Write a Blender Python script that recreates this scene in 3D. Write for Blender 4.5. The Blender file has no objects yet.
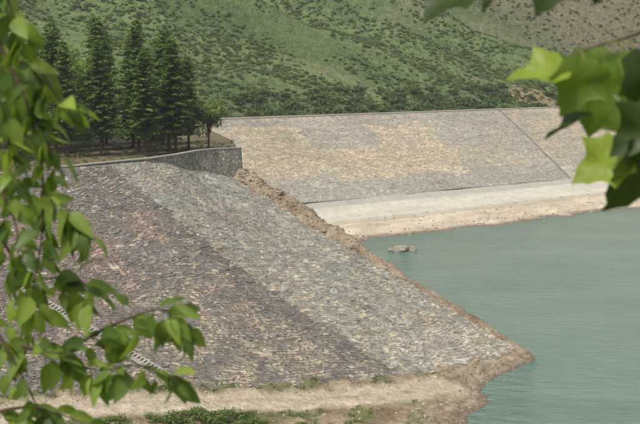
import bpy, math, random
import numpy as np
from mathutils import Vector, Matrix, noise

random.seed(7); rng = np.random.default_rng(7)
scene = bpy.context.scene
COL = scene.collection

# ------------------------------------------------------------------ helpers
def sstep(x, a, b):
    t = min(1.0, max(0.0, (x-a)/(b-a))); return t*t*(3-2*t)
def lerp(a, b, t): return a+(b-a)*t
def mixc(a, b, t): return tuple(a[i]+(b[i]-a[i])*t for i in range(3))
def fbm(x, y, z=0.0, o=4): return noise.fractal(Vector((x, y, z)), 1.0, 2.0, o)
def n1(x, y, z=0.0): return noise.noise(Vector((x, y, z)))

def make_mesh(name, verts, faces, mats, cols=None, midx=None, smooth=False):
    me = bpy.data.meshes.new(name)
    me.from_pydata([tuple(v) for v in verts], [], faces)
    if not isinstance(mats, (list, tuple)): mats = [mats]
    for m in mats: me.materials.append(m)
    if cols is not None:
        at = me.color_attributes.new("Col", 'FLOAT_COLOR', 'POINT')
        c = np.ones((len(verts), 4), dtype=np.float32); c[:, :3] = np.array(cols, dtype=np.float32)
        at.data.foreach_set("color", c.ravel())
    if midx is not None: me.polygons.foreach_set("material_index", midx)
    if smooth: me.polygons.foreach_set("use_smooth", [True]*len(me.polygons))
    me.update()
    return me
def add_obj(name, me, loc=(0, 0, 0), rot=(0, 0, 0), scale=(1, 1, 1), parent=None):
    ob = bpy.data.objects.new(name, me); COL.objects.link(ob)
    ob.location = loc; ob.rotation_euler = rot; ob.scale = scale
    if parent: ob.parent = parent
    return ob

# ------------------------------------------------------------------ materials
def new_mat(name):
    m = bpy.data.materials.new(name); m.use_nodes = True
    nt = m.node_tree; nt.nodes.clear()
    out = nt.nodes.new('ShaderNodeOutputMaterial')
    return m, nt, out
def N(nt, t, **k):
    n = nt.nodes.new(t)
    for a, b in k.items(): setattr(n, a, b)
    return n
def mat_attr(name, rough=0.9, nscale=1.5, namt=0.35, bump=0.3, bdist=0.1, fine=8.0, spec=0.2, trans=0.0, tcol=1.5):
    m, nt, out = new_mat(name); L = nt.links.new
    at = N(nt, 'ShaderNodeAttribute', attribute_name="Col")
    tc = N(nt, 'ShaderNodeTexCoord')
    ns = N(nt, 'ShaderNodeTexNoise'); ns.inputs['Scale'].default_value = nscale; ns.inputs['Detail'].default_value = 6; ns.inputs['Roughness'].default_value = .65
    L(tc.outputs['Object'], ns.inputs['Vector'])
    mr = N(nt, 'ShaderNodeMapRange'); mr.inputs['From Min'].default_value = .3; mr.inputs['From Max'].default_value = .7
    mr.inputs['To Min'].default_value = 1-namt; mr.inputs['To Max'].default_value = 1+namt
    L(ns.outputs['Fac'], mr.inputs['Value'])
    vm = N(nt, 'ShaderNodeVectorMath', operation='SCALE')
    L(at.outputs['Color'], vm.inputs[0]); L(mr.outputs['Result'], vm.inputs['Scale'])
    p = N(nt, 'ShaderNodeBsdfPrincipled'); p.inputs['Roughness'].default_value = rough
    p.inputs['Specular IOR Level'].default_value = spec
    L(vm.outputs['Vector'], p.inputs['Base Color'])
    if bump > 0:
        n2 = N(nt, 'ShaderNodeTexNoise'); n2.inputs['Scale'].default_value = fine; n2.inputs['Detail'].default_value = 5
        L(tc.outputs['Object'], n2.inputs['Vector'])
        b = N(nt, 'ShaderNodeBump'); b.inputs['Strength'].default_value = bump; b.inputs['Distance'].default_value = bdist
        L(n2.outputs['Fac'], b.inputs['Height']); L(b.outputs['Normal'], p.inputs['Normal'])
    if trans > 0:
        tr = N(nt, 'ShaderNodeBsdfTranslucent')
        vs = N(nt, 'ShaderNodeVectorMath', operation='MULTIPLY'); vs.inputs[1].default_value = (tcol, tcol*1.0, tcol*.55)
        L(vm.outputs['Vector'], vs.inputs[0]); L(vs.outputs['Vector'], tr.inputs['Color'])
        mx = N(nt, 'ShaderNodeMixShader'); mx.inputs['Fac'].default_value = trans
        L(p.outputs['BSDF'], mx.inputs[1]); L(tr.outputs['BSDF'], mx.inputs[2]); L(mx.outputs['Shader'], out.inputs['Surface'])
    else:
        L(p.outputs['BSDF'], out.inputs['Surface'])
    return m
M_stone = mat_attr("stone_blocks", namt=.30, nscale=1.1, bump=.4, bdist=.06, fine=6)
M_dirt = mat_attr("earth", namt=.32, nscale=1.6, bump=.9, bdist=.3, fine=3)
M_sand = mat_attr("beach_gravel", namt=.13, nscale=.8, bump=.7, bdist=.2, fine=2.5)
M_hill = mat_attr("hill_vegetation", namt=.42, nscale=.55, bump=1.0, bdist=1.0, fine=1.3)
M_fol = mat_attr("foliage", rough=.6, namt=.25, nscale=1.0, bump=0, trans=.35)
M_leafL = mat_attr("broad_leaf", rough=.42, namt=.18, nscale=14, bump=.2, bdist=.004, fine=60, spec=.4, trans=.45, tcol=1.7)
M_bark = mat_attr("bark", namt=.35, nscale=6, bump=.8, bdist=.05, fine=12)
M_conc = mat_attr("concrete", namt=.18, nscale=2.0, bump=.3, bdist=.03, fine=9)

def masonry():
    m, nt, out = new_mat("masonry_wall"); L = nt.links.new
    tc = N(nt, 'ShaderNodeTexCoord')
    vo = N(nt, 'ShaderNodeTexVoronoi'); vo.inputs['Scale'].default_value = 2.1
    ve = N(nt, 'ShaderNodeTexVoronoi', feature='DISTANCE_TO_EDGE'); ve.inputs['Scale'].default_value = 2.1
    L(tc.outputs['Object'], vo.inputs['Vector']); L(tc.outputs['Object'], ve.inputs['Vector'])
    sp = N(nt, 'ShaderNodeSeparateColor'); L(vo.outputs['Color'], sp.inputs['Color'])
    r = N(nt, 'ShaderNodeValToRGB'); e = r.color_ramp.elements
    e[0].color = (.20, .19, .16, 1); e[1].color = (.42, .40, .33, 1)
    L(sp.outputs['Red'], r.inputs['Fac'])
    ml = N(nt, 'ShaderNodeMapRange'); ml.inputs['From Max'].default_value = .09; L(ve.outputs['Distance'], ml.inputs['Value'])
    mx = N(nt, 'ShaderNodeMix', data_type='RGBA'); mx.inputs['A'].default_value = (.15, .145, .125, 1)
    L(ml.outputs['Result'], mx.inputs['Factor']); L(r.outputs['Color'], mx.inputs['B'])
    p = N(nt, 'ShaderNodeBsdfPrincipled'); p.inputs['Roughness'].default_value = .9
    L(mx.outputs['Result'], p.inputs['Base Color'])
    b = N(nt, 'ShaderNodeBump'); b.inputs['Distance'].default_value = .06; L(ml.outputs['Result'], b.inputs['Height']); L(b.outputs['Normal'], p.inputs['Normal'])
    L(p.outputs['BSDF'], out.inputs['Surface']); return m
M_mason = masonry()

def water_mat():
    m, nt, out = new_mat("reservoir_water"); L = nt.links.new
    tc = N(nt, 'ShaderNodeTexCoord')
    mp = N(nt, 'ShaderNodeMapping'); mp.inputs['Rotation'].default_value = (0, 0, math.radians(25)); mp.inputs['Scale'].default_value = (.55, 1.1, 1)
    L(tc.outputs['Object'], mp.inputs['Vector'])
    n1_ = N(nt, 'ShaderNodeTexNoise'); n1_.inputs['Scale'].default_value = .7; n1_.inputs['Detail'].default_value = 5; n1_.inputs['Roughness'].default_value = .62
    L(mp.outputs['Vector'], n1_.inputs['Vector'])
    gust = N(nt, 'ShaderNodeTexNoise'); gust.inputs['Scale'].default_value = .045; gust.inputs['Detail'].default_value = 3
    L(mp.outputs['Vector'], gust.inputs['Vector'])
    gm = N(nt, 'ShaderNodeMapRange'); gm.inputs['From Min'].default_value = .35; gm.inputs['From Max'].default_value = .65; gm.inputs['To Min'].default_value = .55; gm.inputs['To Max'].default_value = 1.0
    L(gust.outputs['Fac'], gm.inputs['Value'])
    b = N(nt, 'ShaderNodeBump'); b.inputs['Distance'].default_value = 1.5
    L(gm.outputs['Result'], b.inputs['Strength']); L(n1_.outputs['Fac'], b.inputs['Height'])
    big = N(nt, 'ShaderNodeTexNoise'); big.inputs['Scale'].default_value = .09; big.inputs['Detail'].default_value = 8; big.inputs['Roughness'].default_value = .7
    L(mp.outputs['Vector'], big.inputs['Vector'])
    r = N(nt, 'ShaderNodeValToRGB'); e = r.color_ramp.elements
    e[0].position = .35; e[0].color = (.115, .195, .155, 1); e[1].position = .65; e[1].color = (.175, .265, .215, 1)
    L(big.outputs['Fac'], r.inputs['Fac'])
    p = N(nt, 'ShaderNodeBsdfPrincipled'); p.inputs['Roughness'].default_value = .14; p.inputs['IOR'].default_value = 1.33
    L(r.outputs['Color'], p.inputs['Base Color']); L(b.outputs['Normal'], p.inputs['Normal'])
    L(p.outputs['BSDF'], out.inputs['Surface']); return m
M_water = water_mat()

# ------------------------------------------------------------------ generic stone-pitched facing
def pitched_facing(name, surf, uv_to_col, u0, u1, vlen, row, wmin, wmax, lift, gap=.02, jit=.2, dark=.3, wobk=1.0):
    """surf(u,v)->Vector ; individual laid stones in rough courses"""
    V = []; F = []; C = []
    nrows = int(vlen/row)
    for k in range(nrows):
        v0 = k/nrows; v1 = (k+1)/nrows
        vm = (v0+v1)/2
        u = u0
        while u < u1:
            sp = (surf(u+1e-3*(u1-u0), vm)-surf(u, vm)).length/(1e-3*(u1-u0))
            w = random.uniform(wmin, wmax)
            du = w/max(sp, 1e-6); ue = min(u+du, u1)
            hh = row/vlen
            cs = []
            for (uu, vv) in ((u, v0), (ue, v0), (ue, v1), (u, v1)):
                wob = wobk*hh*(n1(uu*sp*.5, vv*vlen*.5, 3.3)+1.6*n1(uu*sp*.1, vv*vlen*.1, 6.3))
                cs.append(surf(uu, min(1, max(0, vv+wob))))
            c = (cs[0]+cs[1]+cs[2]+cs[3])/4
            nrm = (cs[1]-cs[0]).cross(cs[3]-cs[0])
            if nrm.length < 1e-6: u = ue; continue
            nrm.normalize()
            if nrm.z < 0: nrm = -nrm
            h = lift*random.uniform(.1, 1.0)
            tilt = Vector((random.uniform(-1, 1), random.uniform(-1, 1), 0))*.08
            b = len(V)
            cc = uv_to_col((u+ue)/2, vm, c)
            top = []
            sy = random.uniform(.75, 1.22)
            for q in cs:
                d = q-c; l = d.length
                j = Vector((random.uniform(-1, 1), random.uniform(-1, 1), random.uniform(-.3, .3)))*jit*row
                top.append(c+d*(1-gap*2/max(l, .1))*sy+j)
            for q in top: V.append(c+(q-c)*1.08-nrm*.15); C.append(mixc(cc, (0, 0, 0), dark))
            for q in top:
                V.append(c+(q-c)*.95+nrm*(h+(q-c).dot(tilt))); C.append(cc)
            F.append((b+4, b+5, b+6, b+7))
            for i in range(4):
                j2 = (i+1) % 4; F.append((b+i, b+j2, b+4+j2, b+4+i))
            u = ue
    return make_mesh(name, V, F, M_stone, C)

def grid_mesh(name, surf, us, vs, mat, colf, smooth=True):
    V = []; C = []
    for v in vs:
        for u in us:
            p = surf(u, v); V.append(p); C.append(colf(u, v, p))
    nu = len(us); F = [(j*nu+i, j*nu+i+1, (j+1)*nu+i+1, (j+1)*nu+i) for j in range(len(vs)-1) for i in range(nu-1)]
    return make_mesh(name, V, F, mat, C, smooth=smooth)

# ------------------------------------------------------------------ near embankment (headland)
T = [(-62, 82, 19.5), (-45, 95, 19.5), (-28, 107.6, 19.5), (-19.6, 115, 19.5), (-15.7, 124.5, 17.8), (-10.5, 128, 16)]
B = [(-47, 62, 6.3), (-31.5, 71.5, 5), (-16, 80.7, 3.5), (-1.8, 85.9, 2.0), (10.5, 92.6, 1.2), (21, 102, .6)]
T = [Vector(t) for t in T]; B = [Vector(t) for t in B]
def cr(P, u):
    i = int(min(len(P)-2, max(0, math.floor(u)))); t = u-i
    p0 = P[max(0, i-1)]; p1 = P[i]; p2 = P[i+1]; p3 = P[min(len(P)-1, i+2)]
    return .5*((2*p1)+(p2-p0)*t+(2*p0-5*p1+4*p2-p3)*t*t+(3*p1-p0-3*p2+p3)*t**3)
def near_surf(u, v):
    p = cr(T, u).lerp(cr(B, u), v)
    p.z += .35*n1(p.x*.12, p.y*.12, 4)*sstep(v, 0, .1)*(1-sstep(v, .9, 1))
    return p
def near_col(u, v, p):
    wob = .10*n1(p.x*.3, p.y*.3, p.z*.3)+random.uniform(-.04, .04)
    ub = 2.45+1.4*v+wob
    r = random.random()
    big = fbm(p.x*.11, p.y*.11, 5.0, 3); mid = fbm(p.x*.35, p.y*.35, 9.0, 3); sm = fbm(p.x*.9, p.y*.9, 2.0, 3)
    if u < ub:
        c = (.195, .182, .163)
        red = sstep(big+mid*.6, -.02, .3)*(1-sstep(v, .55, .9)*.6)
        c = mixc(c, (.25, .18, .145), .5*red)
        if r < .05+.4*red: c = mixc(c, (.31, .205, .155), .75)
        low = max(0, min(1, sstep(v, .45, 1.0)*sstep(u, 1.3, 2.6)*(.75+1.3*mid)))
        c = mixc(c, (.30, .255, .18), .55*low)
        if random.random() < .40*low: c = mixc(c, (.38, .32, .22), .75)
        if random.random() < .09+.28*max(0, sm): c = (.36, .305, .225)
        near_b = 1-sstep(ub-u, .0, .5)
        c = mixc(c, (.135, .13, .12), near_b*.7)
        if near_b > .2 and random.random() < .12: c = (.36, .30, .215)
    else:
        c = (.305, .305, .265)
        low = sstep(v, .3, 1.0)
        c = mixc(c, (.35, .305, .225), min(1, max(0, .35*low+.5*mid)))
        if r < .10+.18*low: c = (.42, .355, .25)
        elif r < .22+.2*low: c = (.22, .21, .185)
        if big > .12 and random.random() < .35: c = mixc(c, (.33, .235, .17), .6)
        if v > .86 and u > 4.0: c = mixc(c, (.44, .40, .33), .6)
    k = random.uniform(.82, 1.16)*(1+.25*mid+.25*sm)
    return tuple(x*k for x in c)
def near_base_col(u, v, p):
    ub = 2.45+1.4*v
    return (.155, .14, .12) if u < ub else (.24, .225, .185)
near_root = bpy.data.objects.new("stone_embankment", None); COL.objects.link(near_root)
add_obj("stone_facing", pitched_facing("stone_facing", near_surf, near_col, .4, 5.0, 37, .31, .22, .72, .05, jit=.36, dark=.14, wobk=2.2), parent=near_root)
add_obj("embankment_bed", grid_mesh("embankment_bed", near_surf, list(np.linspace(0, 5, 70)), list(np.linspace(0, 1, 40)), M_dirt, near_base_col), parent=near_root)

# rubble ridge on the far edge of the headland
eT, eB = near_surf(5, 0), near_surf(5, 1)
edir = (eB-eT); out = Vector((.63, .775, 0))
def rub_surf(w, t):
    p = near_surf(5, min(t, 1.0)) if t <= 1 else Vector(eB)
    if t < 0: p = eT+edir*t*1.0; p.z = eT.z-t*1.5
    if t > 1: p = eB+Vector((edir.x, edir.y, 0))*(t-1); p.z = .6-(t-1)*25
    hump = lerp(1.3, .2, sstep(t, .2, .7))*math.sin(min(1, max(0, (w+.6)/3.6))*math.pi)*(1+.35*n1(t*14, 0, 3))
    drop = max(0, w-1.2)*.85
    z = p.z+hump-drop
    q = Vector((p.x, p.y, 0))+out*(w+.4*n1(t*20, w, 9)*(w > -.5))
    nz = fbm(q.x*.55, q.y*.55, 1.0, 5)*lerp(.6, .22, sstep(t, .2, .8))*sstep(w, -.8, .6)
    q.z = max(-2.0, z+nz)-(0.12 if w < 0 else 0)
    return q
def rub_col(w, t, p):
    f = min(1, max(0, .5+.9*fbm(p.x*.5, p.y*.5, 2, 4)))
    return mixc((.19, .14, .09), (.34, .28, .2), f)
add_obj("rubble_bank", grid_mesh("rubble_bank", rub_surf, list(np.linspace(-.7, 18, 60)), list(np.linspace(-.12, 1.04, 220)), M_dirt, rub_col))

def rock(V, F, C, cen, s, col, flat=.7):
    b = len(V); nu, nv = 7, 5; sd = random.random()*100
    ax = Vector((random.uniform(.7, 1.3), random.uniform(.7, 1.3), flat*random.uniform(.7, 1.2))); ro = Matrix.Rotation(random.random()*6.28, 3, 'Z')@Matrix.Rotation(random.uniform(-.4, .4), 3, 'X')
    def pt(d):
        k = 1+.45*n1(d.x*1.3+sd, d.y*1.3, d.z*1.3)
        q = Vector((d.x*ax.x, d.y*ax.y, d.z*ax.z))*k*s
        return ro@q+cen
    V.append(pt(Vector((0, 0, 1)))); C.append(col)
    for j in range(1, nv):
        th = math.pi*j/nv
        for i in range(nu):
            ph = 2*math.pi*(i+.5*(j % 2))/nu
            V.append(pt(Vector((math.sin(th)*math.cos(ph), math.sin(th)*math.sin(ph), math.cos(th))))); C.append(col)
    V.append(pt(Vector((0, 0, -1)))); C.append(col)
    for i in range(nu): F.append((b, b+1+i, b+1+(i+1) % nu))
    for j in range(nv-2):
        for i in range(nu):
            a = b+1+j*nu; F.append((a+i, a+nu+i, a+nu+(i+1) % nu, a+(i+1) % nu))
    l = b+1+(nv-2)*nu
    for i in range(nu): F.append((l+(i+1) % nu, l+i, len(V)-1))
V, F, C = [], [], []
for i in range(900):
    t = random.random()**1.3*1.0; w = random.uniform(-.5, 3.2)
    p = rub_surf(w, t)
    s = random.uniform(.05, .2)*lerp(1.15, .6, sstep(t, .2, .7))
    if random.random() < .05: s *= 2.1
    k = random.uniform(.75, 1.2); base = random.choice([(.28, .22, .155), (.24, .185, .13), (.36, .30, .215), (.28, .25, .205)])
    rock(V, F, C, p-Vector((0, 0, s*.15)), s, tuple(x*k for x in base))
add_obj("rubble_rocks", make_mesh("rubble_rocks", V, F, M_stone, C))

V, F, C = [], [], []
rock(V, F, C, Vector((13.6, 165.5, .15)), 1.45, (.31, .275, .215), .6)
rock(V, F, C, Vector((15.2, 165.9, .05)), 1.0, (.29, .255, .2), .45)
rock(V, F, C, Vector((12.1, 165.3, .0)), .8, (.27, .235, .18), .45)
add_obj("boulder", make_mesh("boulder", V, F, M_stone, C))

# ------------------------------------------------------------------ far dam
PH = math.radians(37.7); cd, sd_ = math.cos(PH), math.sin(PH)
def an(a, n, z): return Vector((a*cd-n*sd_, a*sd_+n*cd, z))
def noff(a): return -.05*(a-111)
A0, A1 = 78, 330
def far_surf(u, v):
    n = lerp(181.0, 147.5+noff(u)*.6, v); z = lerp(19.5, 5.4, v)
    z += .35*n1(u*.05, v*3, 7)*sstep(v, 0, .1)
    return an(u, n, z)
def far_col(u, v, p):
    r = random.random()
    wu = u+4*n1(p.x*.1, p.y*.1, 1)+9*v; wv = v+.07*n1(p.x*.15, p.y*.15, 4)
    tan_ = (.50, .415, .285); grey = (.315, .305, .27); dk = (.255, .245, .22)
    tanP = .25
    sec = [(100, 132, .12, .72, .85), (132, 150, .45, .85, .85), (150, 168, .15, .8, .85), (168, 188, .5, .8, .5), (110, 150, .85, .92, .4), (120, 160, .0, .07, .4)]
    for (a, b, c, d, q) in sec:
        if a < wu < b and c < wv < d: tanP = q
    if v > .82 and wu < 215: tanP = .08
    if u+14*v > 199: tanP = .6 if wv < .8 else .4
    tanP *= .75+.5*(fbm(p.x*.12, p.y*.12, 3, 3)+.5)
    tanP = min(1, max(0, tanP))
    c = tan_ if r < tanP else (grey if random.random() < .75 else dk)
    c = mixc(c, mixc(grey, tan_, tanP), .6)
    if random.random() < .03: c = (.34, .25, .18)
    k = random.uniform(.88, 1.12)*(1.0+.25*fbm(p.x*.05, p.y*.05, 8, 3)+.15*fbm(p.x*.4, p.y*.4, 8, 2)+.05*math.sin(v*60))
    return tuple(x*k for x in c)
far_root = bpy.data.objects.new("dam", None); COL.objects.link(far_root)
add_obj("dam_facing", pitched_facing("dam_facing", far_surf, far_col, A0, 275, 36.5, .5, .45, 1.0, .045, jit=.28, dark=.12), parent=far_root)
add_obj("dam_bed", grid_mesh("dam_bed", far_surf, list(np.linspace(A0, A1, 90)), list(np.linspace(0, 1, 16)), M_dirt, lambda u, v, p: (.31, .28, .225)), parent=far_root)
def box_strip(path, w, h0, h1, side):
    V = []; F = []
    for p in path:
        for (o, z) in ((0, h0), (0, h1), (w, h1), (w, h0)):
            V.append(p+side*o+Vector((0, 0, z)))
    for i in range(len(path)-1):
        b = i*4
        for j in range(4): F.append((b+j, b+(j+1) % 4, b+4+(j+1) % 4, b+4+j))
    F.append((0, 1, 2, 3)); b = (len(path)-1)*4; F.append((b+3, b+2, b+1, b))
    return V, F
nv_ = Vector((-sd_, cd, 0))
path = [an(a, 181.0, 19.5+.1*n1(a*.2, 0)) for a in np.linspace(A0, A1, 160)]
V, F = box_strip(path, .5, -.5, .28, nv_)
add_obj("crest_kerb", make_mesh("crest_kerb", V, F, M_conc, [(.36, .34, .29)]*len(V)), parent=far_root)
path = [an(a, 181.5, 19.5) for a in np.linspace(A0, A1, 20)]
V, F = box_strip(path, 6.5, -.5, .05, nv_)
add_obj("crest_road", make_mesh("crest_road", V, F, M_conc, [(.33, .30, .25)]*len(V)), parent=far_root)
jp = [far_surf(lerp(199.5, 184.5, t), t)+Vector((0, 0, .08)) for t in np.linspace(0, 1, 16)]
V, F = box_strip(jp, .45, -.2, .12, Vector((cd, sd_, 0)))
add_obj("concrete_joint", make_mesh("concrete_joint", V, F, M_conc, [(.21, .205, .18)]*len(V)), parent=far_root)

# beach in front of the dam
def beach_surf(u, v):
    o = noff(u)
    pts = [(147.9+o*.6, 5.5), (141.5+o*.8, 2.7), (140.3+o*.8, 2.0), (134.3+o, 0.05), (120+o, -4)]
    tt = [0, .3, .36, .68, 1]
    for i in range(4):
        if v <= tt[i+1]+1e-9:
            k = (v-tt[i])/(tt[i+1]-tt[i]); n = lerp(pts[i][0], pts[i+1][0], k); z = lerp(pts[i][1], pts[i+1][1], k); break
    p = an(u, n, z)
    amp = sstep(v, .3, .5)*.8+.12
    p.z += amp*fbm(p.x*.13, p.y*.13, 2, 5)+.12*amp*n1(p.x*1.1, p.y*1.1, 9)
    return p
def beach_col(u, v, p):
    f = fbm(p.x*.15, p.y*.15, 3, 4); f2 = fbm(u*.04, v*14, 6, 4)
    if v < .10: c = mixc((.37, .355, .31), (.44, .42, .36), .5+.5*f)
    elif v < .33: c = mixc((.60, .56, .47), (.48, .45, .37), .5+.7*f2)
    else: c = mixc((.58, .51, .39), (.43, .365, .26), .45+.8*f2+.4*f)
    if .30 < v < .36: c = mixc(c, (.42, .37, .28), .6)
    if v < .02: c = (.32, .30, .26)
    if p.z < .6: c = mixc((.20, .15, .10), c, sstep(p.z, .08, .6))
    return c
vs = sorted(set(list(np.linspace(0, .3, 14))+list(np.linspace(.3, .75, 50))+list(np.linspace(.75, 1, 8))))
add_obj("beach", grid_mesh("beach", beach_surf, list(np.arange(A0, 300, .6)), vs, M_sand, beach_col))
V, F, C = [], [], []
for i in range(900):
    u = random.uniform(95, 215); v = random.choice([random.gauss(.64, .03), random.uniform(.3, .7)])
    p = beach_surf(u, min(.8, max(.3, v))); s = random.uniform(.06, .24); k = random.uniform(.7, 1.15)
    rock(V, F, C, p, s, (.38*k, .33*k, .25*k), .5)
add_obj("beach_stones", make_mesh("beach_stones", V, F, M_stone, C))

# ------------------------------------------------------------------ water
V = [(-900, -300, 0), (1500, -300, 0), (1500, 1500, 0), (-900, 1500, 0)]
add_obj("water", make_mesh("water", V, [(0, 1, 2, 3)], M_water))

# ------------------------------------------------------------------ near ground
def interp(x, xs, ys): return float(np.interp(x, xs, ys))
def zroad(x): return interp(x, [-120, -60, -47, -31, -16, -2, 10, 20, 30], [12, 7.3, 6.2, 4.9, 3.4, 1.9, 1.1, .5, .5])
def xshore(y):
    return interp(y, [-150, -50, 0, 30, 55, 70, 82.3, 92.9, 100.6, 104, 140], [80, 65, 45, 25, 14, 12.3, 14.6, 17.8, 21.8, 19.5, -28])
def gz(x, y):
    s = xshore(y)-x+1.3*fbm(x*.2, y*.2, 2, 4)
    zr = zroad(x)
    if s < 0: z = max(-3, s*.5)
    else:
        z = zr*sstep(s, -.5, 6.0)
        q = z/.32+.5*n1(x*.2, y*.2, 8)
        z = lerp(z, (math.floor(q)+sstep(q-math.floor(q), .55, 1))*.32, .85*(1-sstep(s, 5, 9)))
    hk = sstep(s, 0, 30)
    hill = lerp(-4, 28.1-.372*y, hk) if y < 90 else -5
    hill += .35*fbm(x*.2, y*.2, 3, 4)*sstep(y, -5, 30)*hk
    k = 1.2; m = max(z, hill)
    d = abs(z-hill)
    if d < k and s > 3: m += (k-d)**2/(4*k)
    return m+.3*fbm(x*.5, y*.5, 5, 5)*sstep(s, 0, 3)-.1
RC = [Vector(p) for p in [(-60, 55.5, 0), (-45.5, 59.6, 0), (-30.5, 68.8, 0), (-15, 77.9, 0), (-1, 83.0, 0), (7.5, 87.0, 0), (11.5, 89.5, 0)]]
def poly_d(P, x, y):
    best = 1e9; bz = 0
    for i in range(len(P)-1):
        ax_, ay_ = P[i].x, P[i].y; bx_, by_ = P[i+1].x-ax_, P[i+1].y-ay_
        t = min(1, max(0, ((x-ax_)*bx_+(y-ay_)*by_)/(bx_*bx_+by_*by_)))
        d = math.hypot(x-ax_-bx_*t, y-ay_-by_*t)
        if d < best: best = d; bz = P[i].z+(P[i+1].z-P[i].z)*t
    return best, bz
def road_d(x, y): return poly_d(RC, x, y)[0]
BL = [cr(B, u) for u in np.linspace(0, 5, 26)]
def gz2(x, y):
    z = gz(x, y)
    d = road_d(x, y)
    if d < 5:
        z = lerp(zroad(x)-.1, z, sstep(d, 1.4, 4.2)) if z > -.5 and xshore(y)-x > 1.5 else z
    if y > 58 and x > -48:
        dt, bz = poly_d(BL, x, y)
        if dt < 3.0:   # earth banked against the toe of the pitching
            top = bz+.18+.5*fbm(x*.6, y*.6, 17, 5)
            z = max(z, lerp(top, min(z, top), sstep(dt, .5, 2.4)))
    return z
xs = sorted(set(list(np.arange(-160, -45, 5.0))+list(np.arange(-45, 26, .36))+list(np.arange(26, 110, 5))))
ys = sorted(set(list(np.arange(-120, 55, 4.0))+list(np.arange(55, 106, .36))+list(np.arange(106, 140, 4))))
V = []; C = []
grass_pts = []
for y in ys:
    for x in xs:
        z = gz2(x, y); V.append((x, y, z))
        s = xshore(y)-x; d = road_d(x, y)
        f = min(1, max(0, .5+1.1*fbm(x*.3, y*.3, 4, 5)))
        c = mixc((.175, .125, .075), (.35, .28, .185), f)
        if s < 10:
            band = .5+.5*math.sin(z*19+2*n1(x*.3, y*.3)); k = 1-sstep(s, 6, 10)
            c = mixc(c, mixc((.19, .145, .095), (.39, .335, .25), band), .65*k)
        g = fbm(x*.22, y*.22, 11, 5)
        gm = sstep(g+.34*sstep(-x, -9, 12)+.5*sstep(77-y, 0, 14), .02, .28)*sstep(s, 4, 8)*sstep(d, 1.5, 2.8)
        if x > -45 and y > 60 and gm > .3: grass_pts.append((x, y, z, gm))
        c = mixc(c, (.12, .145, .05), gm*.8)
        e = 1.6+.7*n1(x*.4, y*.4, 3)
        if d < 4: c = mixc((.43, .37, .27), c, sstep(d, e-.5, e+1.3))
        if z < .3: c = mixc((.17, .13, .09), c, sstep(z, .02, .3))
        C.append(c)
nx = len(xs)
F = [(j*nx+i, j*nx+i+1, (j+1)*nx+i+1, (j+1)*nx+i) for j in range(len(ys)-1) for i in range(nx-1)]
add_obj("ground", make_mesh("ground", V, F, M_dirt, C, smooth=True))
V = []; C = []; wid = list(np.linspace(-1.9, 1.9, 13)); path = []
for i in range(len(RC)-1):
    for t in np.linspace(0, 1, 24, endpoint=False): path.append((cr(RC, i+t), cr(RC, i+t+.02)))
for pi, (p, q) in enumerate(path):
    d = (q-p).normalized(); nrm = Vector((-d.y, d.x, 0))
    fade = sstep(pi, len(path)-34, len(path)-1)
    for w in wid:
        ww = w*(1+.35*n1(p.x*.4, p.y*.4, w*.3)); r = p+nrm*ww
        rut = -.05*math.exp(-((abs(w)-.8)/.25)**2)
        r.z = zroad(r.x)+.06+rut-.30*(abs(w)/1.9)**4+.04*n1(r.x*2, r.y*2)-.35*fade
        V.append(r); k = 1+.25*fbm(r.x*.8, r.y*.8, 3, 3)
        c = mixc((.45, .385, .285), (.33, .275, .195), .6*math.exp(-(w/.35)**2)); C.append(tuple(x*k for x in c))
nw = len(wid)
F = [(j*nw+i, j*nw+i+1, (j+1)*nw+i+1, (j+1)*nw+i) for j in range(len(path)-1) for i in range(nw-1)]
add_obj("dirt_road", make_mesh("dirt_road", V, F, M_dirt, C, smooth=True))
V, F, C = [], [], []
for i in range(1900):
    x = random.uniform(-30, 20); y = random.uniform(66, 100)
    if road_d(x, y) < 1.6 and random.random() < .8: continue
    if xshore(y)-x < .3: continue
    s = random.uniform(.04, .15); s *= 1.9 if random.random() < .07 else 1; k = random.uniform(.7, 1.2)
    rock(V, F, C, Vector((x, y, gz2(x, y)+.02)), s, (.36*k, .31*k, .235*k), .6)
add_obj("loose_stones", make_mesh("loose_stones", V, F, M_stone, C))

# ------------------------------------------------------------------ platform behind the slope + retaining wall
PZ = 19.4
wl = [Vector((-28, 107.9, 0)), Vector((-24, 111.4, 0)), Vector((-19.6, 115.3, 0)), Vector((-17.3, 119.6, 0)), Vector((-15.4, 124.9, 0)), Vector((-13.2, 127.5, 0)), Vector((-10.4, 129.2, 0)), Vector((-11.2, 140, 0))]
inner = []
for i, p in enumerate(wl):
    d = (wl[min(i+1, len(wl)-1)]-wl[max(i-1, 0)]).normalized(); ou = Vector((d.y, -d.x, 0))
    inner.append(p-ou*.35)
topline = [Vector((-75, 72.5, 0)), Vector((-62, 82.4, 0)), Vector((-45, 95.4, 0))]+inner
ring = topline+[Vector((-14, 155, 0)), Vector((-21, 185, 0)), Vector((-23, 200, 0)), an(78, 200, 0), Vector((-300, 200, 0)), Vector((-300, -60, 0)), Vector((-110, -60, 0)), Vector((-95, 40, 0))]
n = len(ring)
def inset(p): 
    c = Vector((-70, 140, 0)); d = (c-p).normalized(); return p+d*2.5
V = [Vector((p.x, p.y, PZ)) for p in ring]+[Vector((inset(p).x, inset(p).y, -2)) if i < len(topline) else Vector((p.x, p.y, -2)) for i, p in enumerate(ring)]
F = [tuple(range(n))]+[(i, n+i, n+(i+1) % n, (i+1) % n) for i in range(n)]
add_obj("tree_terrace", make_mesh("tree_terrace", V, F, M_dirt, [(.16, .135, .085)]*len(V)))
V = []; F = []
zt = [19.55, 19.7, 19.85, 19.9, 19.95, 20.0, 20.0, 20.0]
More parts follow.
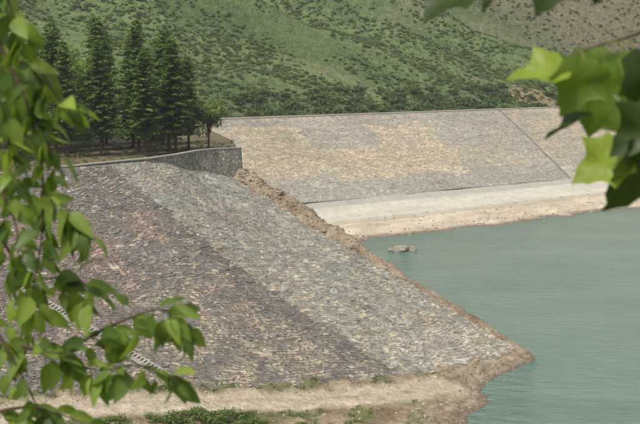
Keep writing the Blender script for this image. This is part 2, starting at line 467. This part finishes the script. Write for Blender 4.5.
for i, p in enumerate(wl):
    d = (wl[min(i+1, len(wl)-1)]-wl[max(i-1, 0)]).normalized(); ou = Vector((d.y, -d.x, 0))
    V += [p+ou*.7+Vector((0, 0, 10.5)), p+ou*.12+Vector((0, 0, zt[i])), p-ou*.4+Vector((0, 0, zt[i])), p-ou*.4+Vector((0, 0, 19))]
for i in range(len(wl)-1):
    b = i*4
    for j in range(3): F.append((b+j, b+j+1, b+5+j, b+4+j))
wall = add_obj("retaining_wall", make_mesh("retaining_wall", V, F, M_mason))
V = []; F = []
for i, p in enumerate(wl):
    d = (wl[min(i+1, len(wl)-1)]-wl[max(i-1, 0)]).normalized(); ou = Vector((d.y, -d.x, 0))
    V += [p+ou*.2+Vector((0, 0, zt[i]+.003)), p+ou*.2+Vector((0, 0, zt[i]+.13)), p-ou*.45+Vector((0, 0, zt[i]+.13)), p-ou*.45+Vector((0, 0, zt[i]+.003))]
for i in range(len(wl)-1):
    b = i*4
    for j in range(4): F.append((b+j, b+(j+1) % 4, b+4+(j+1) % 4, b+4+j))
add_obj("wall_coping", make_mesh("wall_coping", V, F, M_conc, [(.37, .355, .30)]*len(V)), parent=wall)

# ------------------------------------------------------------------ hill
def hz(x, y):
    a = x*cd+y*sd_; n = -x*sd_+y*cd
    d = n-193+6*n1(a*.02, 0, 1)
    if d < 0: return 19.35
    z = .50*d+.0003*d*d
    g = 1-abs(noise.noise(Vector((a*.013+n*.012, n*.004, 2.0))))*2
    z += sstep(d, 5, 80)*(17*(g-.5)+8*fbm(a*.02, n*.02, 5, 4))
    z += 1.6*fbm(a*.07+n*.05, n*.05, 1, 5)*sstep(d, 0, 15)
    return 19.35+max(0, min(z, 230+.1*z))
hx = list(np.arange(-420, -120, 14))+list(np.arange(-120, 260, 3.0))+list(np.arange(260, 1000, 18))
hy = list(np.arange(120, 190, 10))+list(np.arange(190, 560, 3.0))+list(np.arange(560, 1000, 20))
V = []; C = []; nx = len(hx)
def brown_mask(a, n, z): return sstep(a+16*fbm(n*.04, a*.02, 3, 3), 268, 308)*sstep(z, 24, 40)
def hill_col(x, y, z):
    a = x*cd+y*sd_; n = -x*sd_+y*cd
    f = .5+1.0*fbm(a*.03+n*.02, n*.012, 7, 6)
    c = mixc((.08, .125, .042), (.155, .21, .075), min(1, max(0, f)))
    c = mixc(c, (.175, .145, .095), brown_mask(a, n, z)*.85)
    e = fbm(a*.05+n*.04, n*.03, 21, 5)
    c = mixc(c, (.185, .17, .10), sstep(e, .2, .45)*.5)
    if 225 < a < 262 and n < 203 and e > -.15: c = mixc(c, (.30, .215, .13), .75)
    return c
for y in hy:
    for x in hx:
        nn = -x*sd_+y*cd
        z = hz(x, y) if nn > 188.2 else -6.0
        V.append((x, y, z)); C.append(hill_col(x, y, z))
F = [(j*nx+i, j*nx+i+1, (j+1)*nx+i+1, (j+1)*nx+i) for j in range(len(hy)-1) for i in range(nx-1)]
add_obj("hillside", make_mesh("hillside", V, F, M_hill, C, smooth=True))

# ------------------------------------------------------------------ vegetation builders
def quad(V, F, C, c, ax, ay, col):
    b = len(V); V += [c-ax-ay*.3, c+ax*.1-ay, c+ax+ay*.15, c-ax*.1+ay]; C += [col]*4; F.append((b, b+1, b+2, b+3))
def rdir():
    while True:
        v = Vector((random.uniform(-1, 1), random.uniform(-1, 1), random.uniform(-1, 1)))
        if .05 < v.length < 1: return v.normalized()
def clump(V, F, C, cen, rad, nleaf, ls, c0, c1):
    for i in range(nleaf):
        d = rdir(); r = random.random()**.4
        p = cen+Vector((d.x*rad[0], d.y*rad[1], d.z*rad[2]))*r
        nrm = (d+rdir()*.8).normalized(); ax = nrm.cross(rdir()).normalized(); ay = nrm.cross(ax)
        k = min(1, max(0, .25+.35*d.z+.35*(r-.5)+random.uniform(0, .4)))  # shade put into leaf colour: darker low and inside, lighter up and out
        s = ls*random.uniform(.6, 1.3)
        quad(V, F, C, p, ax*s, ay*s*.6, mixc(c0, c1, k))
def tube(V, F, C, pts, rads, col, seg=6):
    b = len(V)
    for i, p in enumerate(pts):
        d = (pts[min(i+1, len(pts)-1)]-pts[max(i-1, 0)]).normalized()
        s = d.cross(Vector((.3, .95, .1))).normalized(); t = d.cross(s)
        for k in range(seg):
            an_ = 2*math.pi*k/seg; V.append(p+(s*math.cos(an_)+t*math.sin(an_))*rads[i]); C.append(col)
    for i in range(len(pts)-1):
        for k in range(seg):
            F.append((b+i*seg+k, b+i*seg+(k+1) % seg, b+(i+1)*seg+(k+1) % seg, b+(i+1)*seg+k))
def conifer(seed, h=15, r0=2.9, clear=.16):
    random.seed(seed); V, F, C = [], [], []
    lean = Vector((random.uniform(-.6, .6), random.uniform(-.6, .6), 0))
    pts = [Vector((lean.x*(t**2), lean.y*t*t, h*t)) for t in np.linspace(0, .98, 9)]
    tube(V, F, C, pts, [.20*(1-t)**.8+.02 for t in np.linspace(0, 1, 9)], (.085, .06, .045))
    nb = 190
    for i in range(nb):
        t = clear+(1-clear)*(i/nb)
        z = h*t; L_ = r0*((1-t)/(1-clear))**.6*random.uniform(.5, 1.15)+.12
        if t < clear+.12: L_ *= random.uniform(.4, 1)
        az = i*2.4+random.uniform(-.5, .5)
        dv = Vector((math.cos(az), math.sin(az), 0)); up = random.uniform(.25, .75)
        base = Vector((lean.x*t*t, lean.y*t*t, z))
        st = max(2, int(L_/.22))
        sd = Vector((-dv.y, dv.x, 0))
        tone = random.uniform(0, 1)
        if L_ > .8: tube(V, F, C, [base, base+dv*L_*.7+Vector((0, 0, up*L_*.7))], [.035, .012], (.07, .05, .04), 3)
        for k in range(1, st+1):
            q = k/st; p = base+dv*L_*q+Vector((0, 0, up*L_*q-.35*L_*q*q))
            for m in range(5):
                sgn = random.choice((-1, 1))
                ln = random.uniform(.16, .36)*(1.25-.5*q)
                axv = (sd*sgn*random.uniform(.5, 1)+dv*random.uniform(.1, .9)+Vector((0, 0, random.uniform(-.45, .25)))).normalized()
                ay = axv.cross(Vector((random.uniform(-.5, .5), random.uniform(-.5, .5), 1))).normalized()
                kk = min(1, .15+.5*q*random.random()+.4*tone+.15*random.random())  # crown shade is in the colour: sprays darker near the trunk, lighter outward
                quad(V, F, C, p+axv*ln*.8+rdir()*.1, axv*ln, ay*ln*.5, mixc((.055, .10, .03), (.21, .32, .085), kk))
    mi = [1 if C[f[0]][0] > C[f[0]][1] else 0 for f in F]
    return make_mesh("conifer_tree", V, F, [M_fol, M_bark], C, mi)
def broadleaf(seed, h, rad, nclump, c0, c1, trunk=.18, ls=.22, nl=150, low=.35, name="tree"):
    random.seed(seed); V, F, C = [], [], []
    top = Vector((random.uniform(-.3, .3), random.uniform(-.3, .3), h*.75))
    tube(V, F, C, [Vector((0, 0, -.3)), Vector((.05, 0, h*.3)), top*.8, top], [trunk, trunk*.8, trunk*.45, .03], (.11, .085, .06))
    cz = h*(1+low)/2; rz = h*(1-low)/2
    for i in range(nclump):
        d = rdir(); r = random.random()**.5*.8
        c = Vector((d.x*rad*r, d.y*rad*r, cz+d.z*rz*r))
        tube(V, F, C, [Vector((0, 0, h*random.uniform(.2, .45))), c*.6+Vector((0, 0, cz*.3)), c], [trunk*.35, trunk*.2, .02], (.1, .08, .06), 4)
        cr_ = rad*random.uniform(.28, .48)
        k = random.random()
        clump(V, F, C, c, (cr_, cr_, cr_*.75), nl, ls, mixc(c0, c1, .2*k), mixc(c1, c0, .4*(1-k)))
    mi = [1 if C[f[0]][0] > C[f[0]][1]*1.02 else 0 for f in F]
    return make_mesh(name, V, F, [M_fol, M_bark], C, mi)

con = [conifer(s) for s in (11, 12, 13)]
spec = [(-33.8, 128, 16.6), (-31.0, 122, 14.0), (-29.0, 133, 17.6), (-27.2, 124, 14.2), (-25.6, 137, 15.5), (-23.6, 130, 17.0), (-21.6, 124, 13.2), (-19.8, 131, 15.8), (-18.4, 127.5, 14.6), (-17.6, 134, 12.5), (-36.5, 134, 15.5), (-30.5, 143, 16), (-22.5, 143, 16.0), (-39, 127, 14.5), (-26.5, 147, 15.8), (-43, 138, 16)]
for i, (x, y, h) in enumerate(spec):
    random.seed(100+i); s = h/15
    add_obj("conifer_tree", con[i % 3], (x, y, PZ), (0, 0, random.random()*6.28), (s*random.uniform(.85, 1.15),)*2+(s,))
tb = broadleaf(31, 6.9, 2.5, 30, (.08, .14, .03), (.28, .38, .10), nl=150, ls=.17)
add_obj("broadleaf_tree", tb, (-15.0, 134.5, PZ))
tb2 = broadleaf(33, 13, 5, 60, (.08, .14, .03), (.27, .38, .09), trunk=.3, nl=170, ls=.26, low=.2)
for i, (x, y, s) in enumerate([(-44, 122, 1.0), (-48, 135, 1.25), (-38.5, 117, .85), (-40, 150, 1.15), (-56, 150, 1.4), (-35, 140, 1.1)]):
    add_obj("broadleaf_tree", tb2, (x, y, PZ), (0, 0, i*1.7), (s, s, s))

random.seed(5); V, F, C = [], [], []
for i in range(200):
    x = random.uniform(-70, -19); y = random.uniform(144, 176)
    if x > -24 and y > 160: continue
    r = random.uniform(.9, 2.6)
    clump(V, F, C, Vector((x, y, PZ+r*.6)), (r, r, r*.9), 90, .28, (.035, .06, .02), (.14, .20, .06))
add_obj("undergrowth", make_mesh("undergrowth", V, F, M_fol, C))
V, F, C = [], [], []
for i in range(520):
    x = random.uniform(-50, -12.5); y = random.uniform(109, 150)
    if x > -19 and y < 126: continue
    if x > -25 and y < 118: continue
    if y < 113 and x > -31: continue
    r = random.uniform(.12, .4)
    clump(V, F, C, Vector((x, y, PZ+r*.3)), (r*1.8, r*1.8, r), 26, .11, (.06, .08, .03), (.17, .21, .08))
add_obj("terrace_grass", make_mesh("terrace_grass", V, F, M_fol, C))

def scatter(name, pts, src, smin, smax, seed=0):
    me = bpy.data.meshes.new(name); me.from_pydata(pts, [], []); ob = add_obj(name, me)
    ng = bpy.data.node_groups.new(name+"_nodes", 'GeometryNodeTree')
    ng.interface.new_socket("Geometry", in_out='INPUT', socket_type='NodeSocketGeometry')
    ng.interface.new_socket("Geometry", in_out='OUTPUT', socket_type='NodeSocketGeometry')
    gi = ng.nodes.new('NodeGroupInput'); go = ng.nodes.new('NodeGroupOutput')
    ip = ng.nodes.new('GeometryNodeInstanceOnPoints'); oi = ng.nodes.new('GeometryNodeObjectInfo')
    oi.inputs['Object'].default_value = src; oi.inputs['As Instance'].default_value = True
    rv = ng.nodes.new('FunctionNodeRandomValue'); rv.data_type = 'FLOAT_VECTOR'
    rv.inputs[0].default_value = (-.15, -.15, 0); rv.inputs[1].default_value = (.15, .15, 6.28)
    sv = ng.nodes.new('FunctionNodeRandomValue'); sv.data_type = 'FLOAT'
    sv.inputs[2].default_value = smin; sv.inputs[3].default_value = smax
    sv.inputs['Seed'].default_value = seed+3
    l = ng.links.new
    l(gi.outputs[0], ip.inputs['Points']); l(oi.outputs['Geometry'], ip.inputs['Instance'])
    l(rv.outputs[0], ip.inputs['Rotation']); l(sv.outputs[1], ip.inputs['Scale'])
    l(ip.outputs['Instances'], go.inputs[0])
    md = ob.modifiers.new("scatter", 'NODES'); md.node_group = ng
    return ob
random.seed(9)
srcs = []
for k, (c0, c1) in enumerate([((.075, .115, .038), (.165, .225, .08)), ((.095, .135, .045), (.205, .26, .10)), ((.045, .075, .025), (.12, .17, .055))]):
    V, F, C = [], [], []
    for j in range(4):
        clump(V, F, C, Vector((random.uniform(-.8, .8), random.uniform(-.8, .8), random.uniform(.0, .5))), (.7, .7, .38), 32, .26, c0, c1)
    x, y = [(-60, 330), (0, 330), (60, 360)][k]
    srcs.append(add_obj("hillside_shrub", make_mesh("hillside_shrub", V, F, M_fol, C), (x, y, hz(x, y))))
P3 = [[], [], []]
cnt = 0
while cnt < 26000:
    x = random.uniform(-230, 330); y = random.uniform(190, 560)
    if abs(x/y) > .42+.1*(x < 0): continue
    nn = -x*sd_+y*cd; a = x*cd+y*sd_
    if nn < 190: continue
    z = hz(x, y)
    if z > 30+.12*y: continue
    dens = .55+1.3*fbm(a*.045+nn*.03, nn*.025, 13, 5)
    if random.random() > dens*(1-.8*brown_mask(a, nn, z)): continue
    k = 0 if random.random() < .5 else (1 if random.random() < .72 else 2)
    P3[k].append((x, y, z-.1)); cnt += 1
for k in range(3): scatter("hillside_shrubs", P3[k], srcs[k], .2, .85, k)
pl = []
for i in range(420):
    a = random.uniform(100, 320); nn = random.uniform(190.5, 204)
    if 225 < a < 262 and random.random() < .75: continue
    p = an(a, nn, 0); pl.append((p.x, p.y, hz(p.x, p.y)))
scatter("crest_shrubs", pl, srcs[2], .7, 1.9, 8)

# grass tufts and shrubs on near bank
random.seed(21); V, F, C = [], [], []
def tuft(p, r, h, nb, c0, c1):
    for i in range(nb):
        a = random.random()*6.28; d = Vector((math.cos(a), math.sin(a), 0)); o = p+d*random.random()*r
        hh = h*random.uniform(.5, 1.2); lean = d*random.uniform(.1, .7)*hh; w = Vector((-d.y, d.x, 0))*random.uniform(.015, .035)
        b = len(V); V.extend([o-w, o+w, o+lean*.5+Vector((0, 0, hh*.7))+w*.6, o+lean+Vector((0, 0, hh))])
        col = mixc(c0, c1, random.random()); C.extend([mixc(col, (0, 0, 0), .3)]*2+[col]*2); F.append((b, b+1, b+2, b+3))
for (x, y, z, g) in grass_pts:
    if abs(x)/y > .40 or y < 66: continue
    if random.random() < g*.28:
        tuft(Vector((x, y, z-.03)), .3, random.uniform(.10, .34), 16, (.10, .13, .04), (.22, .25, .085))
add_obj("grass", make_mesh("grass", V, F, M_fol, C))
sh = []
for s in range(2):
    V, F, C = [], [], []
    for j in range(9):
        c = Vector((random.uniform(-.8, .8), random.uniform(-.6, .6), random.uniform(.1, .6))); tube(V, F, C, [Vector((0, 0, -.1)), c], [.03, .01], (.1, .07, .05), 4)
        clump(V, F, C, c, (.45, .45, .35), 90, .085, (.05, .085, .022), (.18, .25, .07))
    sh.append(make_mesh("shrub", V, F, M_fol, C))
for i, (x, y, s) in enumerate([(-10.6, 76.4, 1.1), (-9.2, 76.9, .8), (-7.3, 76.6, 1.3), (-6.0, 77.2, .8), (-12.9, 75.2, .9), (-8.3, 75.2, 1.4), (-4.6, 76.6, .6), (-22, 70.5, 1.1), (-19.5, 71.5, .8), (-11.2, 74.4, 1.3), (-5.9, 75.6, 1.1), (-1.5, 76.5, .6), (-15.5, 73.6, 1.0), (-9.9, 77.4, .8), (-7.0, 78.0, .5)]):
    add_obj("shrub", sh[i % 2], (x, y, gz2(x, y)-.05), (0, 0, i*1.3), (s, s, s*.8))

# ------------------------------------------------------------------ stairs on the near slope
def uv_at(x, y):
    bd = 1e9; r = None
    for u in np.linspace(.8, 3, 90):
        for v in np.linspace(0, 1, 60):
            p = near_surf(u, v); d = (p.x-x)**2+(p.y-y)**2
            if d < bd: bd = d; r = p
    return r
s0 = uv_at(-28.2, 88.6); s1 = uv_at(-12, 82.8)
sd2 = (s1-s0); hd = Vector((sd2.x, sd2.y, 0)).normalized(); sw = Vector((-hd.y, hd.x, 0))
stair = bpy.data.objects.new("concrete_stairs", None); COL.objects.link(stair)
V = []; F = []; C = []
def bx(c, ax, ay, az, col):
    b = len(V)
    for sz in (-1, 1):
        for (i, j) in ((-1, -1), (1, -1), (1, 1), (-1, 1)): V.append(c+ax*i+ay*j+az*sz); C.append(col)
    F.extend([(b, b+3, b+2, b+1), (b+4, b+5, b+6, b+7)]+[(b+k, b+(k+1) % 4, b+4+(k+1) % 4, b+4+k) for k in range(4)])
ns_ = 52
for i in range(ns_):
    t = (i+.5)/ns_; p = s0+sd2*t; w = random.uniform(.8, 1.08)
    bx(p+Vector((0, 0, .10)), hd*.13, sw*.36, Vector((0, 0, .04)), (.42*w, .40*w, .35*w))
    bx(p+Vector((0, 0, -.1))-hd*.05, hd*.16, sw*.34, Vector((0, 0, .155)), (.27, .255, .225))
add_obj("treads", make_mesh("treads", V, F, M_conc, C), parent=stair)
V = []; F = []; C = []
dd = sd2.normalized()
for sg in (-1, 1):
    bx((s0+s1)/2+sw*sg*.42+Vector((0, 0, .04)), dd*(sd2.length/2), sw*.055, Vector((0, 0, .17)), (.40, .38, .33))
add_obj("side_kerbs", make_mesh("side_kerbs", V, F, M_conc, C), parent=stair)

# ------------------------------------------------------------------ foreground trees
def leaf_shape(V, F, C, o, d, nrm, L_, W, col, fold=.25, curl=.25, n=6):
    d = d.normalized(); s = nrm.cross(d).normalized(); nn = d.cross(s)
    b = len(V)
    for i in range(n+1):
        t = i/n; w = W*.5*(math.sin(math.pi*min(1, t**.75)))**.8*(1-.25*t) if 0 < t < 1 else .0005
        c = o+d*L_*t-nn*curl*L_*t*t
        k = .9+.2*t
        V.extend([c-s*w+nn*w*fold, c, c+s*w+nn*w*fold])
        C.extend([tuple(x*k for x in col), tuple(min(1, x*1.25) for x in col), tuple(x*k for x in col)])
    for i in range(n):
        a = b+i*3; F.extend([(a, a+1, a+4, a+3), (a+1, a+2, a+5, a+4)])
def smooth_path(P, k=8):
    P = [Vector(p) for p in P]; return [cr(P, u) for u in np.linspace(0, len(P)-1, (len(P)-1)*k+1)]
random.seed(77)
V, F, C = [], [], []; BV, BF, BC = [], [], []
bark = (.10, .075, .05)
tube(BV, BF, BC, smooth_path([(-2.3, 3.6, 26.3), (-2.2, 3.5, 28.0), (-2.05, 3.45, 29.6), (-2.0, 3.5, 31.0), (-1.8, 3.6, 32.6)]), [lerp(.075, .03, i/32) for i in range(33)], bark, 8)
br = [
 [(-2.05, 3.45, 29.8), (-1.5, 3.3, 30.25), (-1.12, 3.2, 30.22), (-.96, 3.15, 30.0), (-.87, 3.1, 29.75), (-.86, 3.05, 29.5), (-.9, 3.05, 29.3)],
 [(-2.0, 3.5, 30.6), (-1.5, 3.5, 30.6), (-1.15, 3.45, 30.4), (-1.02, 3.4, 30.15), (-1.0, 3.4, 29.95)],
 [(-2.0, 3.5, 30.9), (-1.3, 3.2, 30.6), (-1.0, 3.1, 30.42), (-.93, 3.05, 30.2), (-.89, 3.05, 30.08)],
 [(-2.2, 3.5, 28.5), (-1.5, 3.3, 28.95), (-1.05, 3.2, 29.1), (-.85, 3.12, 29.1), (-.66, 3.08, 29.2), (-.5, 3.05, 29.26), (-.44, 3.05, 29.2)],
 [(-.9, 3.13, 29.1), (-.72, 3.1, 29.05), (-.56, 3.05, 29.08), (-.45, 3.02, 29.04)],
 [(-2.15, 3.5, 28.7), (-1.4, 3.3, 28.75), (-1.05, 3.2, 28.88), (-.9, 3.15, 28.9), (-.74, 3.1, 28.86)],
 [(-2.1, 3.5, 29.2), (-1.5, 3.35, 29.5), (-1.12, 3.25, 29.5), (-.98, 3.2, 29.35), (-.93, 3.2, 29.15)],
 [(-.86, 3.05, 29.62), (-.76, 3.0, 29.58), (-.70, 3.0, 29.5)],
 [(-.98, 3.15, 30.05), (-.86, 3.1, 29.98), (-.76, 3.05, 29.88)],
 [(-2.05, 3.45, 29.7), (-1.5, 3.35, 30.0), (-1.15, 3.3, 29.98), (-1.02, 3.25, 29.8), (-.96, 3.2, 29.6)],
 [(-2.05, 3.45, 30.1), (-1.5, 3.4, 30.4), (-1.2, 3.35, 30.3), (-1.05, 3.3, 30.1), (-1.02, 3.3, 29.9)],
 [(-2.1, 3.5, 29.0), (-1.5, 3.3, 29.3), (-1.15, 3.2, 29.25), (-.98, 3.1, 29.08), (-.9, 3.1, 28.9)],
 [(-.95, 3.15, 29.95), (-.86, 3.1, 29.84), (-.82, 3.1, 29.7)],
 [(-1.0, 3.2, 29.3), (-.84, 3.15, 29.34), (-.72, 3.1, 29.3)],
 [(-2.0, 3.5, 30.4), (-1.5, 3.3, 30.35), (-1.15, 3.1, 30.12), (-.99, 3.0, 29.95), (-.93, 3.0, 29.78)],
 [(-2.0, 3.5, 29.5), (-1.4, 3.3, 29.75), (-1.1, 3.2, 29.7), (-.98, 3.15, 29.55), (-.95, 3.1, 29.42)],
]
for bi, pth in enumerate(br):
    sp = smooth_path(pth, 10); nseg = len(sp)
    r0 = .012 if len(pth) > 4 else .004
    tube(BV, BF, BC, sp, [lerp(r0, .0015, i/(nseg-1)) for i in range(nseg)], bark, 5)
    for i in range(2, nseg):
        if sp[i].x < -1.3: continue
        for rep in range(2):
            if random.random() < .68:
                d = (sp[i]-sp[i-1]).normalized()
                side = Vector((random.uniform(-1, 1), random.uniform(-.5, .5), random.uniform(-.9, .4))).normalized()
                ld = (d*.7+side+Vector((0, 0, -.35))).normalized()
                o = sp[i]+ld*random.uniform(.01, .05)
                tube(BV, BF, BC, [sp[i], o], [.0012, .001], (.12, .16, .04), 3)
                nrm = (Vector((random.uniform(-.7, .7), random.uniform(-1, .2), random.uniform(.1, 1)))).normalized()
                k = random.random(); col = mixc((.06, .11, .022), (.25, .34, .06), k)
                L_ = random.uniform(.05, .105)
                leaf_shape(V, F, C, o, ld, nrm, L_, L_*random.uniform(.5, .66), col, random.uniform(.05, .5), random.uniform(0, .5))
ft = bpy.data.objects.new("leafy_tree", None); COL.objects.link(ft)
add_obj("branches", make_mesh("branches", BV, BF, M_bark, BC, smooth=True), parent=ft)
add_obj("leaves", make_mesh("leaves", V, F, M_leafL, C, smooth=True), parent=ft)

def lobed(V, F, C, o, d, nrm, S, col):
    """five-lobed plane leaf; o = petiole end, d = tip direction"""
    d = d.normalized(); s = nrm.cross(d).normalized(); nn = d.cross(s)
    half = [(0.0, 0.0), (-.08, .16), (-.02, .28), (.06, .46), (.20, .42), (.30, .45), (.50, .56), (.52, .44), (.58, .31), (.66, .25), (.80, .21), (.88, .11), (1.02, 0.0)]
    ctr = (.38, 0)
    b = len(V)
    def P(a, w): return o+d*a*S+s*w*S+nn*(.28*abs(w)-.22*a*a+.06*math.sin(9*a+5*w))*S
    V.append(P(*ctr)); C.append(tuple(x*1.15 for x in col))
    loop = half+[(a, -w*random.uniform(.85, 1.05)) for (a, w) in half[-2:0:-1]]
    for (a, w) in loop: V.append(P(lerp(ctr[0], a, .5), w*.5)); C.append(col)
    for (a, w) in loop: V.append(P(a, w)); C.append(tuple(x*.95 for x in col))
    n = len(loop)
    for i in range(n):
        j = (i+1) % n
        F.append((b, b+1+i, b+1+j)); F.append((b+1+i, b+1+n+i, b+1+n+j, b+1+j))
V, F, C = [], [], []; BV, BF, BC = [], [], []
random.seed(4)
tube(BV, BF, BC, smooth_path([(2.3, 2.9, 26.6), (2.2, 2.8, 28.2), (2.1, 2.8, 30.0), (1.9, 2.8, 32.2)]), [lerp(.09, .04, i/24) for i in range(25)], (.16, .14, .11), 8)
bA = smooth_path([(2.1, 2.8, 30.1), (1.5, 2.6, 30.35), (1.0, 2.45, 30.22), (.78, 2.4, 30.1), (.66, 2.4, 30.06), (.60, 2.4, 30.04)], 8)
bB = smooth_path([(2.05, 2.8, 30.6), (1.4, 2.6, 30.7), (.9, 2.5, 30.5), (.6, 2.4, 30.33), (.42, 2.4, 30.27), (.30, 2.4, 30.24)], 8)
for b_ in (bA, bB): tube(BV, BF, BC, b_, [lerp(.014, .002, i/(len(b_)-1)) for i in range(len(b_))], (.14, .12, .08), 5)
bright = (.29, .38, .05); mid = (.16, .25, .04); dark = (.05, .085, .02)
LV = [
 ((.585, 2.4, 30.0), (-1, 0, -.02), (0, -.55, .85), .14, bright, bA[-1]),
 ((.625, 2.38, 30.02), (-.35, 0, -1), (.25, -.9, .4), .14, mid, bA[-3]),
 ((.70, 2.42, 30.04), (-.25, .1, -1), (-.3, -.9, .3), .21, mid, bA[-7]),
 ((.76, 2.36, 30.04), (.1, 0, -1), (.3, -.95, .2), .18, dark, bA[-10]),
 ((.72, 2.36, 29.81), (-1, 0, -.55), (.2, -.7, .6), .14, bright, bA[-9]),
 ((.77, 2.34, 29.82), (-.5, 0, -1), (.5, -.7, .2), .18, dark, bA[-11]),
 ((.65, 2.42, 29.89), (-1, .3, -.35), (.1, -.2, 1), .12, dark, bA[-4]),
 ((.80, 2.4, 29.95), (-.1, -.2, -1), (-.4, -.8, .2), .20, mid, bA[-12]),
 ((.37, 2.4, 30.23), (-1, 0, -.75), (.3, -.5, .8), .17, dark, bB[-6]),
 ((.45, 2.45, 30.24), (-.5, .2, -.7), (.3, -.4, .9), .12, dark, bB[-8]),
 ((.58, 2.4, 30.25), (-.5, 0, -.8), (.2, -.6, .7), .14, dark, bB[-12]),
 ((.68, 2.4, 30.28), (-.2, 0, -1), (.2, -.7, .6), .13, dark, bB[-14]),
 ((.84, 2.5, 30.3), (.1, 0, -1), (-.2, -.7, .6), .18, mid, bB[-18]),
 ((.86, 2.3, 29.85), (-.3, 0, -1), (-.2, -.7, .6), .17, mid, bA[-14]),
 ((.79, 2.3, 29.9), (-.8, 0, -.6), (.3, -.7, .6), .15, dark, bA[-12]),
]
for (o, d, nm, S, col, at) in LV:
    o = Vector(o)
    lobed(V, F, C, o, Vector(d), Vector(nm).normalized(), S, col)
    tube(BV, BF, BC, [at, (at+o)/2+Vector((0, 0, .012)), o+Vector(d).normalized()*S*.02], [.0018, .0014, .0012], (.2, .2, .06), 4)
ft2 = bpy.data.objects.new("plane_tree", None); COL.objects.link(ft2)
add_obj("branches", make_mesh("branches", BV, BF, M_bark, BC, smooth=True), parent=ft2)
add_obj("leaves", make_mesh("leaves", V, F, M_leafL, C, smooth=True), parent=ft2)

# ------------------------------------------------------------------ valley haze (thin homogeneous air volume over the whole site)
hm, hnt, hout = new_mat("haze_air")
vs_ = hnt.nodes.new('ShaderNodeVolumeScatter'); vs_.inputs['Color'].default_value = (.95, .97, 1, 1); vs_.inputs['Density'].default_value = .00035; vs_.inputs['Anisotropy'].default_value = .2
hnt.links.new(vs_.outputs['Volume'], hout.inputs['Volume'])
X0, X1, Y0, Y1, Z0, Z1 = -480, 1000, -140, 1000, -10, 330
V = [(X0, Y0, Z0), (X1, Y0, Z0), (X1, Y1, Z0), (X0, Y1, Z0), (X0, Y0, Z1), (X1, Y0, Z1), (X1, Y1, Z1), (X0, Y1, Z1)]
add_obj("haze", make_mesh("haze", V, [(0, 3, 2, 1), (4, 5, 6, 7), (0, 1, 5, 4), (1, 2, 6, 5), (2, 3, 7, 6), (3, 0, 4, 7)], hm))

# ------------------------------------------------------------------ light, sky, camera
w = bpy.data.worlds.new("World"); scene.world = w; w.use_nodes = True
nt = w.node_tree; nt.nodes.clear()
sky = nt.nodes.new('ShaderNodeTexSky'); sky.sky_type = 'NISHITA'; sky.sun_disc = False
EL, AZ = math.radians(58), math.radians(215)
sky.sun_elevation = EL; sky.sun_rotation = AZ; sky.dust_density = 5; sky.air_density = 1.0
hs = nt.nodes.new('ShaderNodeHueSaturation'); hs.inputs['Saturation'].default_value = .4
bg = nt.nodes.new('ShaderNodeBackground'); bg.inputs['Strength'].default_value = .15
wo = nt.nodes.new('ShaderNodeOutputWorld'); nt.links.new(sky.outputs[0], hs.inputs['Color']); nt.links.new(hs.outputs[0], bg.inputs[0]); nt.links.new(bg.outputs[0], wo.inputs[0])
sun = bpy.data.lights.new("sun", 'SUN'); sun.energy = 2.6; sun.angle = math.radians(8); sun.color = (1, .96, .89)
so = bpy.data.objects.new("sun", sun); COL.objects.link(so)
sdv = Vector((math.sin(AZ)*math.cos(EL), math.cos(AZ)*math.cos(EL), math.sin(EL)))
so.rotation_euler = sdv.to_track_quat('Z', 'Y').to_euler(); so.location = (0, 0, 120)

cam = bpy.data.cameras.new("camera"); co = bpy.data.objects.new("camera", cam); COL.objects.link(co)
co.location = (0, 0, 30); co.rotation_euler = (math.radians(90-8.08), 0, 0)
cam.lens = 56.25; cam.sensor_width = 36; cam.clip_end = 4000; cam.clip_start = .05
cam.dof.use_dof = True; cam.dof.focus_distance = 120; cam.dof.aperture_fstop = 5.6
scene.camera = co
scene.view_settings.view_transform = 'Standard'; scene.view_settings.look = 'None'; scene.view_settings.exposure = 0
